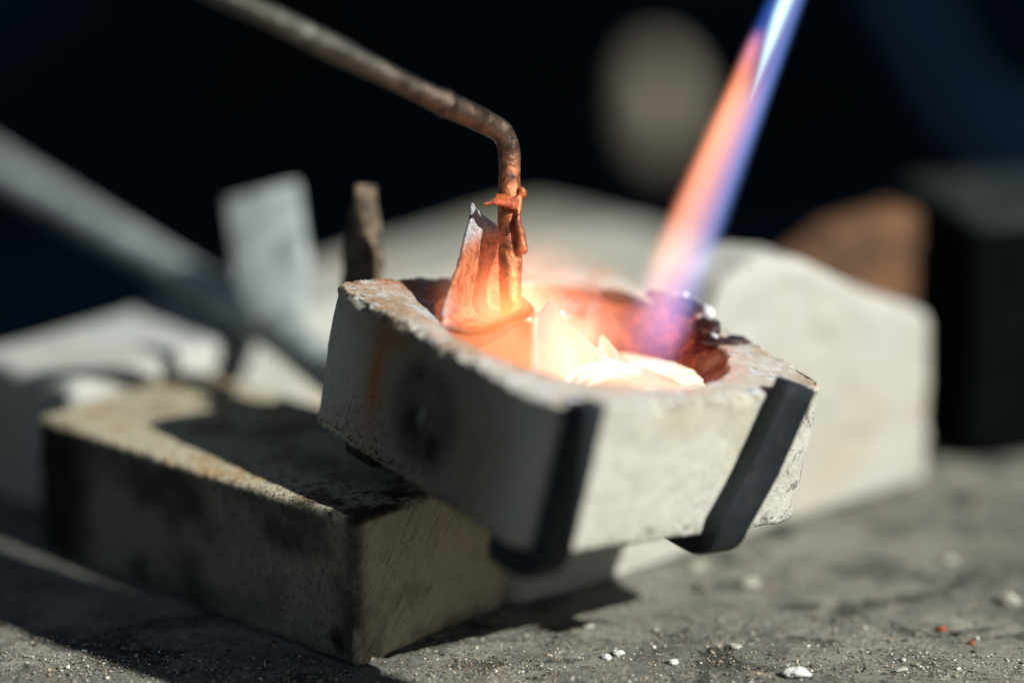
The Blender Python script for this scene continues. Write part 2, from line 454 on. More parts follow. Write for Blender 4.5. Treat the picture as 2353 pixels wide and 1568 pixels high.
# tint and soot: own stains, plus shade and glow put into the tint
P = P0.reshape(-1, 3); TH = np.broadcast_to(th, P0.shape[:2]).ravel(); RR = rad.ravel(); ZZ = P[:, 2]
srgb = lambda *c: np.array(lin(*c)[:3])
T = np.tile(srgb(190, 189, 178), (len(P), 1))
def blend(T, m, c): m = np.clip(m, 0, 1)[:, None]; return T * (1 - m) + np.array(c) * m
nz1 = fbm(P, 6, 4, off=5); nz2 = fbm(P, 2.5, 4, off=6); nz3 = fbm(P, 12, 3, off=9)
T = blend(T, sm(-.2, .5, nz3) * .5, srgb(170, 166, 148))
is_top = topm.ravel() * (ZZ > -.3)
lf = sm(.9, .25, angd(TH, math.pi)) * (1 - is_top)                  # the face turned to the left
T = blend(T, lf * .85, srgb(112, 112, 100))  # left face darkened as a whole, its shade put into the tint
yy = P[:, 1]                                                         # +26 back corner .. -26 near corner
def spot(cy, cz, ry, rz): return np.exp(-(((yy - cy) / ry) ** 2 + ((ZZ - cz) / rz) ** 2) + 0.6 * nz2)
T = blend(T, lf * (spot(12, -9, 2.2, 9) * 1.1), srgb(150, 98, 58))
T = blend(T, lf * (spot(11, -3, 7, 2) * .8), srgb(128, 92, 56))
ring = np.exp(-((np.hypot((yy - 0) / 7.0, (ZZ + 10.5) / 7.0) - .75) / .38) ** 2 + .5 * nz2)
T = blend(T, lf * (ring * .75), srgb(46, 47, 42)); T = blend(T, lf * (spot(0, -10.5, 4.5, 5.5) * .6), srgb(60, 60, 52))
T = blend(T, lf * (spot(2, -13, 2.5, 3.5) * 1.2), srgb(22, 24, 24))
T = blend(T, lf * (spot(-3, -14.5, 1.6, 2.2) * 1.3), srgb(16, 16, 15))
T = blend(T, lf * (spot(.6, -11, .7, 1.5) * .8), srgb(120, 128, 120))
T = blend(T, lf * spot(-15, -12, 7, 8) * .75, srgb(112, 92, 66))
ff = sm(.9, .3, angd(TH, -math.pi / 2)) * (1 - is_top)               # the face turned to us
T = blend(T, ff * np.exp(-((P[:, 0] + 4) / 6) ** 2 - ((ZZ + 3) / 2.4) ** 2 + nz2) * .3, srgb(176, 168, 116))
T = blend(T, ff * np.exp(-((P[:, 0] - 9) / 2.5) ** 2 - ((ZZ + 7) / 8) ** 2 + nz2) * .35, srgb(172, 168, 116))
hot = sm(5.5, .2, RR - (HR)) * is_top
T = blend(T, hot * sm(-.6, .2, nz1 + .1) * .8, srgb(204, 156, 134))  # pinkish glow of the melt put into the rim tint
T = blend(T, is_top * sm(-.1, .3, nz1) * .65, srgb(160, 130, 98))
T = blend(T, is_top * np.exp(-(angd(TH, math.radians(140)) / .5) ** 2) * sm(-.3, .3, nz2) * .7, srgb(158, 128, 92))
T = blend(T, is_top * np.exp(-(angd(TH, math.radians(120)) / .2) ** 2) * .9, srgb(170, 112, 70))
T = blend(T, is_top * sm(.2, .42, fbm(P, 1.8, 3, off=40)) * .55, srgb(196, 206, 214))
T = blend(T, is_top * np.exp(-(angd(TH, math.radians(35)) / .55) ** 2) * sm(3, .2, RR - HR) * (.75), srgb(96, 92, 88))
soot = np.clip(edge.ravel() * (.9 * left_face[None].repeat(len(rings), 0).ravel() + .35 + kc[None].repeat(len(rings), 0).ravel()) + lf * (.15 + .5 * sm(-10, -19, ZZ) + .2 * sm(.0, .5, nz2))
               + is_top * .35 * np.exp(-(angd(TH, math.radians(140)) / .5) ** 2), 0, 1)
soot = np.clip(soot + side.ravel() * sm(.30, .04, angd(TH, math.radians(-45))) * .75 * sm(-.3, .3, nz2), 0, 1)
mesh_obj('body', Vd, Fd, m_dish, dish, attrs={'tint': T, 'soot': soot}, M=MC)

# inside of the hollow: fired clay with a brown glassy borax glaze
k = NB('lining_mat')
gl = k.attr('glaze', True); n1 = k.noise(2.4, 5, .7, dist=.8); n2 = k.noise(.5, 4, .7)
clay = k.mix(k.rng(n1, .35, .7), lin(206, 150, 112), lin(150, 96, 60))
glz = k.mix(k.rng(n1, .42, .66), lin(96, 30, 14), lin(172, 80, 30))
glz = k.mix(k.rng(n2, .6, .72, 0, .8), glz, lin(190, 100, 44))
col = k.mix(gl, clay, glz)
rg = k.rng(gl, 0, 1, .8, .16)
h = k.math('ADD', n1, k.math('MULTIPLY', n2, .5))
m_lining = k.bsdf(col, rg, normal=k.bump(h, .3), spec=.6, coat=gl, crough=.06)
nr = 50; rg_ = []
for i in range(nr):
    f = i / (nr - 1)
    r = Rh * (1 - f) + .02
    q = (1 - f)
    z = rim_h(th) * q ** 6 - .5 - HD * (1 - q ** 2.5)
    rg_.append(ring_at(r, z))
GI = np.array(rg_); PI0 = GI.copy()
o2 = PI0.copy(); o2[..., 2] = 0; o2 /= np.maximum(np.linalg.norm(o2, axis=2, keepdims=True), 1e-6)
fade = sm(0, .06, np.linspace(0, 1, nr))[:, None]
GI -= o2 * (fade * (.55 * fbm(PI0, 4, 4, off=7) + .12 * fbm(PI0, .9, 3, off=2) + .3))[..., None]
GI[0] = G[-1]
THI = np.broadcast_to(th, PI0.shape[:2]).ravel()
glaze = sm(1.25, .5, angd(THI, math.radians(20)) + .35 * fbm(PI0.reshape(-1, 3), 4, 3, off=50))
VI = GI.reshape(-1, 3)
lining = mesh_obj('lining', VI, grid_faces(NT, nr, True), m_lining, dish, attrs={'glaze': glaze}, M=MC)
lining['label'] = 'inside of the hollow, coated with glossy red brown glaze at the right'

# glassy drips of glaze over the pouring side of the rim
k = NB('glaze_mat')
n1 = k.noise(1.2, 4, .7, dist=1.0)
col = k.mix(k.rng(n1, .4, .65), lin(28, 13, 10), lin(74, 34, 22))
m_glaze = k.bsdf(col, k.rng(k.noise(.5, 4, .7), .45, .65, .06, .4), normal=k.bump(k.noise(.8, 3, .6), .5), spec=.8, coat=.8, crough=.04)
def blob(center, axes, rads, seed, amp=.25, seg=28, rows=18):
    X, Y, Z = axes; V = []
    for j in range(rows):
        a = -math.pi / 2 + math.pi * j / (rows - 1)
        for i in range(seg):
            b = 2 * math.pi * i / seg
            n = np.array([math.cos(a) * math.cos(b), math.cos(a) * math.sin(b), math.sin(a)])
            V.append(n)
    V = np.array(V); s = 1 + amp * fbm(V, .7, 3, off=seed)
    V = V * s[:, None] * np.array(rads)
    return np.asarray(center) + V[:, :1] * X + V[:, 1:2] * Y + V[:, 2:] * Z, grid_faces(seg, rows, True)
def rimpt(deg, dr=0, z=0.0):
    a = math.radians(deg); return np.array([math.cos(a) * (HR + dr) + HC[0], math.sin(a) * (HR + dr) + HC[1], z])
I3 = np.eye(3)
def rimaxes(deg):
    a = math.radians(deg); return (np.array([math.cos(a), math.sin(a), 0]), np.array([-math.sin(a), math.cos(a), 0]), UZ)
drips = []
for dg, dr, z, rr in ((-13, 1.2, -.5, (2.4, 2.4, .8)), (-15, 4.0, -.1, (2.3, 1.5, .8)), (-6, 1.0, .8, (1.6, 2.6, 1.2)), (5, .4, 2.6, (1.3, 3.0, 1.0)), (19, .4, 2.1, (1.1, 2.6, .9)), (34, .5, .5, (1.0, 3.4, .6))):
    V, F = blob(rimpt(dg, dr, z), rimaxes(dg), rr, dg * .13, .45)
    drips.append(mesh_obj('glaze_drip', V, F, m_glaze, dish, M=MC))
k = NB('flux_bead_mat')
m_bead = k.bsdf(lin(206, 214, 220), .12, normal=k.bump(k.noise(.7, 3), .2), spec=.8, coat=.6)
for dg, dr, z, rr in ((0, 2.3, 1.8, (1.0, 1.5, 1.5)), (9, 1.0, 3.5, (.5, .6, .5)), (-12, .6, .2, (.5, .9, .35)), (-133.5, 9.4, -.4, (1.5, 1.5, 1.1))):
    V, F = blob(rimpt(dg, dr, z), rimaxes(dg), rr, dg, .3)
    o = mesh_obj('flux_bead', V, F, m_bead, dish, M=MC)

# ------------------------------------------------------------------ molten metal
PZ = 38.4
k = NB('molten_metal_mat')
heat = k.attr('hotness', True)
wv = k.noise(3.2, 3, .6, vec=k.scale(k.P, (.6, 1.6, 1)), dist=1.6)
e = k.mix(heat, (1.0, .36, .15, 1), (1.0, .66, .40, 1))
e = k.mix(k.rng(heat, .6, 1.0), e, (1.0, .84, .66, 1))
st = k.math('MULTIPLY', k.rng(heat, 0, 1, .42, .9), k.rng(wv, .3, .7, .75, 1.45))
m_melt = k.bsdf(lin(150, 110, 80), .2, metal=.6, normal=k.bump(wv, .8), emis=e, estr=st)
nA, nRr = 160, 46
tha = np.linspace(0, 2 * math.pi, nA, endpoint=False)
LW = GI @ RC.T + CC           # lining in world coordinates
# radius (about the world vertical through the dish centre) where the lining meets the melt level
c0 = toW([0, 0, -HD + 3]); c0[2] = PZ
def wall_r(a):
    dvec = np.array([math.cos(a), math.sin(a), 0])
    lo, hi = 0, 27.0
    for _ in range(30):
        m = (lo + hi) / 2; p = toL(c0 + dvec * m); rr = math.hypot(p[0] - HC[0], p[1] - HC[1]); q = rr / HR
        inside = q < 1 and p[2] > -.5 - HD * (1 - q ** 2.5)
        if inside: lo = m
        else: hi = m
    return lo
wr = np.array([wall_r(a) for a in tha]) + .5
V = []
for j in range(nRr):
    f = (j + .02) / (nRr - 1)
    V.append(np.stack([c0[0] + np.cos(tha) * wr * f, c0[1] + np.sin(tha) * wr * f, PZ + 0 * tha], -1))
V = np.array(V)
rip = (toL(V)[..., 0] - 4) ** 2 + (toL(V)[..., 1] + 6) ** 2
V[..., 2] += .35 * np.sin(np.sqrt(rip) * 1.9) * np.exp(-rip / 90) + .3 * fbm(V, 5, 3, off=3)
V = V.reshape(-1, 3); vl = toL(V)
hc = toL(ground(1500, 868, PZ)); heat = np.clip(.3 + .9 * np.exp(-(((vl[:, 0] - hc[0]) / 13) ** 2 + ((vl[:, 1] - hc[1]) / 13) ** 2)), 0, 1)
melt = o = mesh_obj('molten_metal', V, grid_faces(nA, nRr, True), m_melt, attrs={'hotness': heat})
tag(o, 'glowing white and orange molten metal filling the hollow of the dish', 'molten metal')

k = NB('molten_lump_mat')
wv = k.noise(2.2, 3, .6, vec=k.scale(k.P, (.5, 1.6, 1)), dist=1.6)
m_lump = k.bsdf(lin(200, 170, 140), .15, metal=.5, normal=k.bump(wv, .5), emis=(1.0, .74, .52, 1), estr=k.rng(wv, .3, .7, .3, .55))
LC = at(1432, 912, 402)
V, F = blob(LC, I3, (9.5, 5.5, 4.0), 4.0, .12, 40, 26)
lump = mesh_obj('molten_lump', V, F, m_lump, o)
k = NB('ripple_mat'); m_rip = k.bsdf(lin(220, 190, 160), .15, metal=.8, emis=(1.0, .90, .80, 1), estr=1.3)
for q in ([(1296, 886), (1318, 858), (1362, 840), (1418, 838), (1474, 856)], [(1312, 892), (1340, 866), (1385, 851), (1430, 850), (1470, 862)],
          [(1330, 896), (1362, 874), (1400, 862), (1450, 863)], [(1372, 812), (1390, 826), (1425, 836), (1474, 850)]):
    pp = smooth_path([at(a_, b_, 397.2 + (905 - b_) * .035) for a_, b_ in q], 40)
    tt = np.linspace(0, 1, 40)
    V, F = tube(pp, .05 + .17 * np.sin(tt * math.pi), 10, .05, q[0][0])
    mesh_obj('ripple', V, F, m_rip, o)

# ------------------------------------------------------------------ hot pieces of sheet in the melt
def patch(rows, thick=.5, nu=24, nv=16, amp=.12, seed=0.0):
    """rows: list of curves (each a list of points) blended into a thick curved sheet"""
    R = [smooth_path(r, nu) for r in rows]
    R = np.array([smooth_path([r[i] for r in R], nv) for i in range(nu)])     # nu x nv
    gu = np.gradient(R, axis=0); gv = np.gradient(R, axis=1)
    n = np.cross(gu, gv); n /= np.maximum(np.linalg.norm(n, axis=2, keepdims=True), 1e-9)
    R = R + n * (amp * fbm(R, 2.0, 3, off=seed))[..., None]
    A = R + n * thick / 2; B = R - n * thick / 2
    V = np.concatenate([A.reshape(-1, 3), B.reshape(-1, 3)]); m = nu * nv
    F = []
    for i in range(nu - 1):
        for j in range(nv - 1):
            a = i * nv + j; F.append((a, a + 1, a + nv + 1, a + nv)); F.append((m + a, m + a + nv, m + a + nv + 1, m + a + 1))
    bd = [(i * nv, (i + 1) * nv) for i in range(nu - 1)] + [((i + 1) * nv + nv - 1, i * nv + nv - 1) for i in range(nu - 1)] \
        + [(j + 1, j) for j in range(nv - 1)] + [((nu - 1) * nv + j, (nu - 1) * nv + j + 1) for j in range(nv - 1)]
    for a, b in bd: F.append((a, b, m + b, m + a))
    return V, F
def hot_mat(name, e1_, e2_, s, zlo, zhi, base=(150, 100, 70)):
    k = NB(name)
    n1 = k.noise(2.5, 4, .6)
    f = k.rng(k.Z, zlo, zhi)
    e = k.mix(f, e1_, e2_)
    return k.bsdf(lin(*base), .45, metal=.4, normal=k.bump(k.noise(.7, 4), .1), emis=e, estr=k.math('MULTIPLY', k.rng(n1, .2, .8, .85, 1.15), s))
m_hotw = hot_mat('white_hot_metal', (1.0, .72, .62, 1), (1.0, .66, .52, 1), .43, 39, 46)
m_hoto = hot_mat('orange_hot_metal', (1.0, .36, .14, 1), (.95, .32, .12, 1), .5, 39, 45)
sheet = empty('folded_sheet', at(1250, 830, 395))
tag(sheet, 'folded white hot piece of sheet metal standing up from the melt, its tip pointing up', 'scrap metal')
apex = at(1262, 690, 408); crease_b = at(1224, 918, 404); crease_t = at(1224, 738, 404)
V, F = patch([[apex, (apex + crease_t) / 2, crease_t, crease_b], [at(1296, 730, 409), at(1284, 765, 408), at(1272, 800, 407), at(1268, 918, 405)],
              [at(1335, 770, 411), at(1335, 800, 410), at(1332, 835, 409), at(1328, 918, 407)], [at(1385, 815, 413), at(1385, 850, 412), at(1382, 880, 411), at(1380, 918, 409)]], .5, seed=3)
mesh_obj('flap', V, F, m_hotw, sheet)['label'] = 'white hot right half of the folded sheet'
V, F = patch([[crease_t, (crease_t + crease_b) / 2, crease_b], [at(1180, 738, 406), at(1180, 800, 405), at(1180, 900, 404)],
              [at(1110, 742, 407), at(1110, 800, 406), at(1110, 870, 405)], [at(1050, 742, 408), at(1050, 785, 407), at(1050, 830, 406)]], .5, seed=5)
mesh_obj('flap', V, F, m_hoto, sheet)['label'] = 'orange glowing left half of the folded sheet'
V, F = patch([[at(1372, 800, 414), at(1366, 840, 413), at(1362, 905, 411)], [at(1382, 770, 415), at(1392, 830, 414), at(1400, 905, 412)],
              [at(1415, 806, 416), at(1420, 850, 415), at(1425, 905, 413)], [at(1455, 845, 417), at(1455, 865, 416), at(1455, 905, 414)]], .5, seed=8)
o = mesh_obj('hot_scrap', V, F, m_hotw)
tag(o, 'small pointed glowing scrap lying right behind the folded white hot sheet', 'scrap metal')

# curled piece of sheet hugging the foot of the rod
k = NB('curled_scrap_mat')
n1 = k.noise(1.6, 5, .7, dist=.6); n2 = k.noise(.35, 3, .7)
ht = k.attr('hotness', True); gry = k.attr('ash', True)
base = k.mix(k.rng(n1, .35, .7), lin(196, 128, 88), lin(120, 66, 44))
base = k.mix(gry, base, k.mix(k.rng(n2, .3, .7), lin(208, 212, 216), lin(120, 118, 116)))
e = k.mix(ht, (.35, .07, .015, 1), (1.0, .24, .04, 1))
m_curl = k.bsdf(base, .5, metal=.25, normal=k.bump(k.math('ADD', n1, n2), .3), emis=e, estr=k.math('MULTIPLY', ht, .5))
outer = [at(1084, 466, 412), at(1076, 520, 410), at(1058, 590, 408), at(1036, 655, 406), at(1016, 715, 405), at(1020, 752, 404), at(1080, 766, 402), at(1160, 752, 401), at(1228, 722, 402)]
midl = [at(1092, 480, 413), at(1112, 540, 414), at(1112, 600, 415), at(1106, 650, 416), at(1102, 690, 416), at(1112, 718, 415), at(1140, 728, 413), at(1184, 724, 408), at(1227, 714, 405)]
inner = [at(1100, 490, 415), at(1150, 532, 416), at(1176, 575, 417), at(1180, 615, 418), at(1180, 645, 418), at(1185, 665, 418), at(1192, 676, 418), at(1208, 690, 414), at(1226, 706, 408)]
V, F = patch([outer, midl, inner], .55, nu=70, nv=26, amp=.3, seed=2)
pz = V[:, 2]; pxx = V[:, 0]
hh = np.clip(sm(58, 48, pz) * (.25 + .9 * sm(-9, -2, pxx)), 0, 1)
ash = np.clip(sm(57.5, 60.5, pz) + .9 * sm(-7, -10.5, pxx) * sm(54, 51.5, pz) * sm(-.4, .2, fbm(V, 1.2, 3)), 0, 1)
o = mesh_obj('curled_scrap', V, F, m_curl, attrs={'hotness': hh, 'ash': ash})
tag(o, 'curled pointed strip of copper sheet cupped around the foot of the rod', 'scrap metal')

# ------------------------------------------------------------------ copper stirring rod
k = NB('rod_mat')
pos = k.attr('along', True)
n1 = k.noise(3.0, 5, .65, dist=.7); n2 = k.noise(.6, 4, .7); n3 = k.noise(1.4, 4, .7, vec=k.scale(k.P, (1, 1, .5)))
tan = k.mix(k.rng(n1, .35, .7), lin(108, 94, 80), lin(58, 50, 44))
cop = k.mix(k.rng(n1, .38, .66), lin(212, 128, 84), lin(120, 68, 46))
grey = k.mix(k.rng(n1, .35, .7), lin(120, 120, 112), lin(72, 71, 66))
col = k.mix(k.rng(pos, .25, .6), grey, tan)
col = k.mix(k.rng(pos, .70, .82), col, cop)
col = k.mix(k.rng(n3, .54, .66, 0, .85), col, lin(40, 32, 26))
col = k.mix(k.math('MULTIPLY', k.rng(pos, .5, .75), k.rng(n2, .55, .7, 0, .7)), col, lin(60, 30, 20))
e = k.mix(k.rng(pos, .92, .99), (.5, .08, .01, 1), (1.0, .34, .05, 1))
m_rod = k.bsdf(col, k.rng(n2, .3, .7, .3, .55), metal=k.rng(pos, .6, .8, .95, .6), normal=k.bump(k.math('ADD', n1, k.math('MULTIPLY', n2, .5)), .35), emis=e,
               estr=k.rng(pos, .885, .985, 0, .85))
rod = empty('stirring_rod', at(1170, 330, 412))
tag(rod, 'bent copper stirring rod coming down from the upper left into the dish', 'rod')
rp = [at(330, -118, 372), at(520, -12, 378), at(760, 108, 389), at(950, 203, 398), at(1060, 255, 404), at(1120, 284, 408),
      at(1153, 305, 410), at(1168, 340, 411), at(1170, 390, 411.5), at(1170, 470, 411.5), at(1172, 560, 411), at(1172, 650, 410.5), at(1174, 735, 410)]
path = smooth_path(rp, 420)
seglen = np.concatenate([[0], np.cumsum(np.linalg.norm(np.diff(path, axis=0), axis=1))]); al = seglen / seglen[-1]
radii = 1.70 + .1 * np.sin(al * 23) - .1 * sm(.80, .9, al)
radii = radii + .28 * np.exp(-((al - .565) / .012) ** 2)
V, F = tube(path, radii, 32, .16, 3.0)
alv = np.concatenate([np.repeat(al, 32), [0, 1]])
mesh_obj('shaft', V, F, m_rod, rod, attrs={'along': alv})
# split edge running down the right of the rod and ending in a bead
sp = smooth_path([at(1189, 452, 410.2), at(1192, 480, 409.4), at(1190, 510, 409), at(1196, 540, 409), at(1200, 566, 409), at(1196, 580, 409.6)], 60)
t_ = np.linspace(0, 1, 60)
V, F = tube(sp, .5 + .35 * sm(.3, .85, t_) - .75 * sm(.93, 1, t_), 16, .3, 6.0)
mesh_obj('split_edge', V, F, m_rod, rod, attrs={'along': np.full(len(V), .86)})
V, F = blob(at(1198, 443, 410.5), I3, (.75, .7, .85), 4.0)
mesh_obj('bead', V, F, m_rod, rod, attrs={'along': np.full(len(V), .84)})
k = NB('flake_mat')
m_flake = k.bsdf(k.mix(k.rng(k.noise(1.0, 4, .7), .35, .65), lin(206, 104, 56), lin(112, 52, 30)), .6, normal=k.bump(k.noise(.5, 4), .3))
V, F = patch([[at(1112, 470, 407), at(1130, 466, 408), at(1150, 462, 409)], [at(1135, 458, 408), at(1160, 468, 408), at(1186, 480, 409)], [at(1140, 449, 410), at(1165, 449, 409), at(1192, 456, 409.5)]], .4, seed=9, nu=20, nv=12)
mesh_obj('flake', V, F, m_flake, rod)['label'] = 'thin orange brown flake sticking out to the left'

# ------------------------------------------------------------------ iron holder: handle, under bars, prongs, back plate
k = NB('iron_mat')
n1 = k.noise(1.2, 5, .7); n2 = k.noise(6, 3, .6)
col = k.mix(k.rng(n2, .4, .65), lin(24, 34, 39), lin(34, 42, 46))
col = k.mix(k.rng(n1, .66, .76, 0, .5), col, lin(92, 90, 82))
sc = k.noise(.45, 5, .75)
col = k.mix(k.rng(k.noise(2.6, 4, .7), .56, .68, 0, .5), col, lin(62, 48, 38))
col = k.mix(k.rng(sc, .6, .72, 0, .5), col, lin(84, 84, 78))
m_iron = k.bsdf(col, k.rng(n1, .3, .7, .4, .75), metal=.3, normal=k.bump(k.math('ADD', n1, sc), .22), spec=.4)
k = NB('dusty_iron_mat')
n1 = k.noise(5, 5, .65); n2 = k.noise(1.0, 4, .7)
col = k.mix(k.rng(n1, .35, .7), lin(172, 182, 180), lin(112, 120, 118))
col = k.mix(k.rng(n2, .5, .75, 0, .35), col, lin(90, 88, 80))
m_dusty = k.bsdf(col, .6, metal=.2, normal=k.bump(n2, .3), spec=.3)
k = NB('rusty_iron_mat')
n1 = k.noise(3, 5, .65); col = k.mix(k.rng(n1, .35, .65), lin(112, 98, 80), lin(44, 39, 34))
m_rusty = k.bsdf(col, .8, normal=k.bump(n1, .3), spec=.2)
hold = empty('dish_holder', toW([0, 0, -HH - 3]))
tag(hold, 'black iron holder with a round handle and flat prongs gripping the dish', 'holder')
def prong(u_top, u_bot, width, ztop, vend):
    t = 3.2; vf = -HY - t / 2 - .25; zb = -HH - t / 2 - .15
    pts = [np.array([u_top, vf, ztop]), np.array([u_top * .5 + u_bot * .5, vf, (ztop + zb) * .5]), np.array([u_bot, vf, zb + 4.2])]
    for a in np.linspace(10, 90, 9):
        r = 4.2
        pts.append(np.array([u_bot, vf + r * (1 - math.cos(math.radians(a))), zb + r * (1 - math.sin(math.radians(a)))]))
    uin = u_bot + (10 if u_bot < 0 else -1)
    pts.append(np.array([u_bot, vf + 9, zb])); pts.append(np.array([uin, vf + 20, zb])); pts.append(np.array([uin, vend, zb]))
    # subdivide straight runs
    P = [pts[0]]
    for a, b in zip(pts[:-1], pts[1:]):
        n = max(1, int(np.linalg.norm(b - a) / 2))
        for i in range(1, n + 1): P.append(a + (b - a) * i / n)
    P = [toW(p) for p in P]
    return bar(P, RC[:, 0], width, t, .45)
V, F = prong(-23.3, -24.2, 4.8, 1.8, 18); mesh_obj('prong', V, F, m_iron, hold)['label'] = 'black prong at the near corner of the dish'
V, F = prong(16.2, 8.6, 6.0, 1.8, 18); mesh_obj('prong', V, F, m_iron, hold)['label'] = 'slanting black prong across the front of the dish'
zb = -HH - 1.9
V, F = bar([toW([u, 18, zb - .2]) for u in np.linspace(-22, 14, 12)], RC[:, 1], 7, 3.0, .4)
mesh_obj('cross_bar', V, F, m_iron, hold)
hp = [at(-260, 240, 572), at(-60, 355, 550), at(200, 508, 524), at(480, 670, 494), at(640, 765, 473), at(740, 840, 458), at(850, 915, 443)]
path = smooth_path(hp, 80)
V, F = tube(path, 3.5 - .1 * np.linspace(0, 1, 80), 28, .1, 8.0)
mesh_obj('handle', V, F, m_dusty, hold)
# upright flat plate behind the dish
b0 = at(645, 752, 472); t0 = at(600, 440, 478)
px_ = norm(at(700, 430, 462) - at(510, 462, 466))
pl = [b0 + (t0 - b0) * i / 14 for i in range(15)]
V, F = bar(pl, px_, 13.2, 2.4, .7, widths=[8.5 + 4.7 * sm(0, .35, i / 14) for i in range(15)])
mesh_obj('back_plate', V, F, m_dusty, hold)['label'] = 'pale upright flat plate'
b1 = at(832, 668, 437); t1 = at(838, 425, 437)
pl = [b1 + (t1 - b1) * i / 16 for i in range(17)]
wd = norm(np.array([-.6, .8, 0]))
V, F = bar(pl, wd, 6, 3.4, .5, widths=[6.8 - 5.4 * sm(.35, 1.0, i / 16) for i in range(17)])
V = V + (.55 * fbm(V, 3, 3, off=3))[:, None] * np.array([1, .3, 0])
mesh_obj('prong', V, F, m_rusty, hold)['label'] = 'worn upright prong rising behind the left corner'

# ------------------------------------------------------------------ bricks and blocks behind
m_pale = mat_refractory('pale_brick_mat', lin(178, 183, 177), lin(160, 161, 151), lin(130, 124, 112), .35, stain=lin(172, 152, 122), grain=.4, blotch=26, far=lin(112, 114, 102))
m_white = mat_refractory('white_block_mat', lin(176, 177, 170), lin(166, 165, 153), lin(150, 138, 116), .25, stain=lin(168, 162, 146), grain=.4, blotch=30)
m_tan = mat_refractory('tan_block_mat', lin(118, 84, 58), lin(76, 58, 44), lin(60, 44, 34), .6, grain=.4, blotch=14)
SH = 25.0
s0 = ground(-70, 806, SH); s1 = ground(1220, 455, SH); sdir = norm(s1 - s0); sdir[2] = 0
sn = np.array([sdir[1], -sdir[0], 0])
near = ground(-40, 1135)
s00 = s0.copy(); s00[2] = 0; s00 = s00 + sdir * (np.dot(near - s00, sdir))
Ls = np.linalg.norm((s1 - s00)[:2]) + 40
V, F = rough_block(Ls, 27, SH, 1.6, 2.0, .4, .6, 5.0)
V[:, 2] *= 1 - .7 * sm(Ls - 46, Ls + 2, V[:, 0])
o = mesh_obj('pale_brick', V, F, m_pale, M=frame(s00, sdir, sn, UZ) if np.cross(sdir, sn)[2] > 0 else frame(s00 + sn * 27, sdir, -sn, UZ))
tag(o, 'long whitish brick lying behind the sooty brick, reaching back from the left edge', 'brick')

K0 = ground(1188, 1402); K1 = ground(2140, 1112); kd = norm(K1 - K0); kn = np.array([-kd[1], kd[0], 0]); KL = np.linalg.norm(K1 - K0)
def hump(V):
    x = V[:, 0]
    H = 46 + 0 * x
    prof = np.interp(x, [0, 24, 31, 36, 42, 50, 60, 72, KL], [15, 15.5, 20, 36, 44, 47, 44.5, 38, 30.0])
    V = V.copy(); V[:, 2] = V[:, 2] / 50.0 * prof; return V
V, F = rough_block(KL, 13, 50, 1.4, 2.4, .5, .5, 9.0, top=hump)
o = mesh_obj('white_block', V, F, m_white, M=frame(K0 + kn * .5 , kd, kn, UZ))
tag(o, 'tall off white firebrick with a wavy top standing behind the dish at the right', 'firebrick')
T0 = K0 + kd * (KL - 40) + kn * 15
V, F = rough_block(51.5, 10, 44.0, 1.8, 1.5, .5, .5, 13.0)
V[:, 2] *= np.interp(V[:, 0], [0, 18, 34, 52], [.74, .82, .97, 1.0])
o = mesh_obj('brown_brick', V, F, m_tan, M=frame(T0, kd, kn, UZ))
tag(o, 'orange brown burnt brick standing just behind the tall off white firebrick', 'brick')

# dark box at the right edge
k = NB('box_mat')
m_box = k.bsdf(k.mix(k.rng(k.noise(10, 4), .4, .7), (.0016, .0024, .0028, 1), (.003, .004, .004, 1)), .9, spec=.03)
Q0 = ground(2205, 1062); qd = norm(np.array([.97, .25, 0])); qn = np.array([-qd[1], qd[0], 0])
V, F = rough_block(70, 34, 41, 3, 1.2, .1, .2, 2.0)
M_ = frame(Q0, qd, qn, UZ)
bx = empty('dark_box', Q0); tag(bx, 'black box at the right edge beside the tall off white firebrick', 'box')
mesh_obj('casing', V, F, m_box, bx, M=M_)
k = NB('box_lit_top_mat'); m_lit_top = k.bsdf(k.mix(k.rng(k.noise(8, 4), .4, .7), lin(36, 43, 42), lin(50, 56, 54)), .9, spec=.05)  # slab lighter than the casing, the lit top put into its colour
V, F = rough_block(70.6, 34.6, 2.2, 3, .6, .1, .2, 2.5)
mesh_obj('lit_top', V, F, m_lit_top, bx, M=frame(Q0 - qd * .3 - qn * .3 + UZ * 41.1, qd, qn, UZ))

# round pale knob and its post, made up to give a blurred highlight
k = NB('ball_mat'); m_ball = k.bsdf(k.mix(k.rng(k.noise(14, 4), .4, .7), lin(140, 132, 116), lin(118, 112, 98)), .8)
kp = at(1505, 255, 900)
kb = empty('highlight_ball', (kp[0], kp[1], -800)); tag(kb, 'round pale knob, far out of focus in the dark behind', 'ball')
V, F = blob(kp, I3, (10, 10, 18), 3.0, .08)
mesh_obj('ball', V, F, m_ball, kb)
V, F = tube([(kp[0], kp[1], -799), (kp[0], kp[1], -300), (kp[0], kp[1], kp[2] - 14)], [7, 7, 6], 20)
mesh_obj('post', V, F, m_dark, kb)
# blue hose
k = NB('hose_mat'); m_hose = k.bsdf(lin(6, 24, 44), .9, spec=.1)
hs = smooth_path([at(2000, -140, 900), at(2075, 20, 900), at(2140, 150, 905), at(2230, 270, 915), at(2400, 330, 930), at(2700, 330, 950)], 60)
V, F = tube(hs, np.full(60, 7.0), 20)
tag(mesh_obj('hose', V, F, m_hose), 'dark blue hose curving through the blurred upper right corner', 'hose')

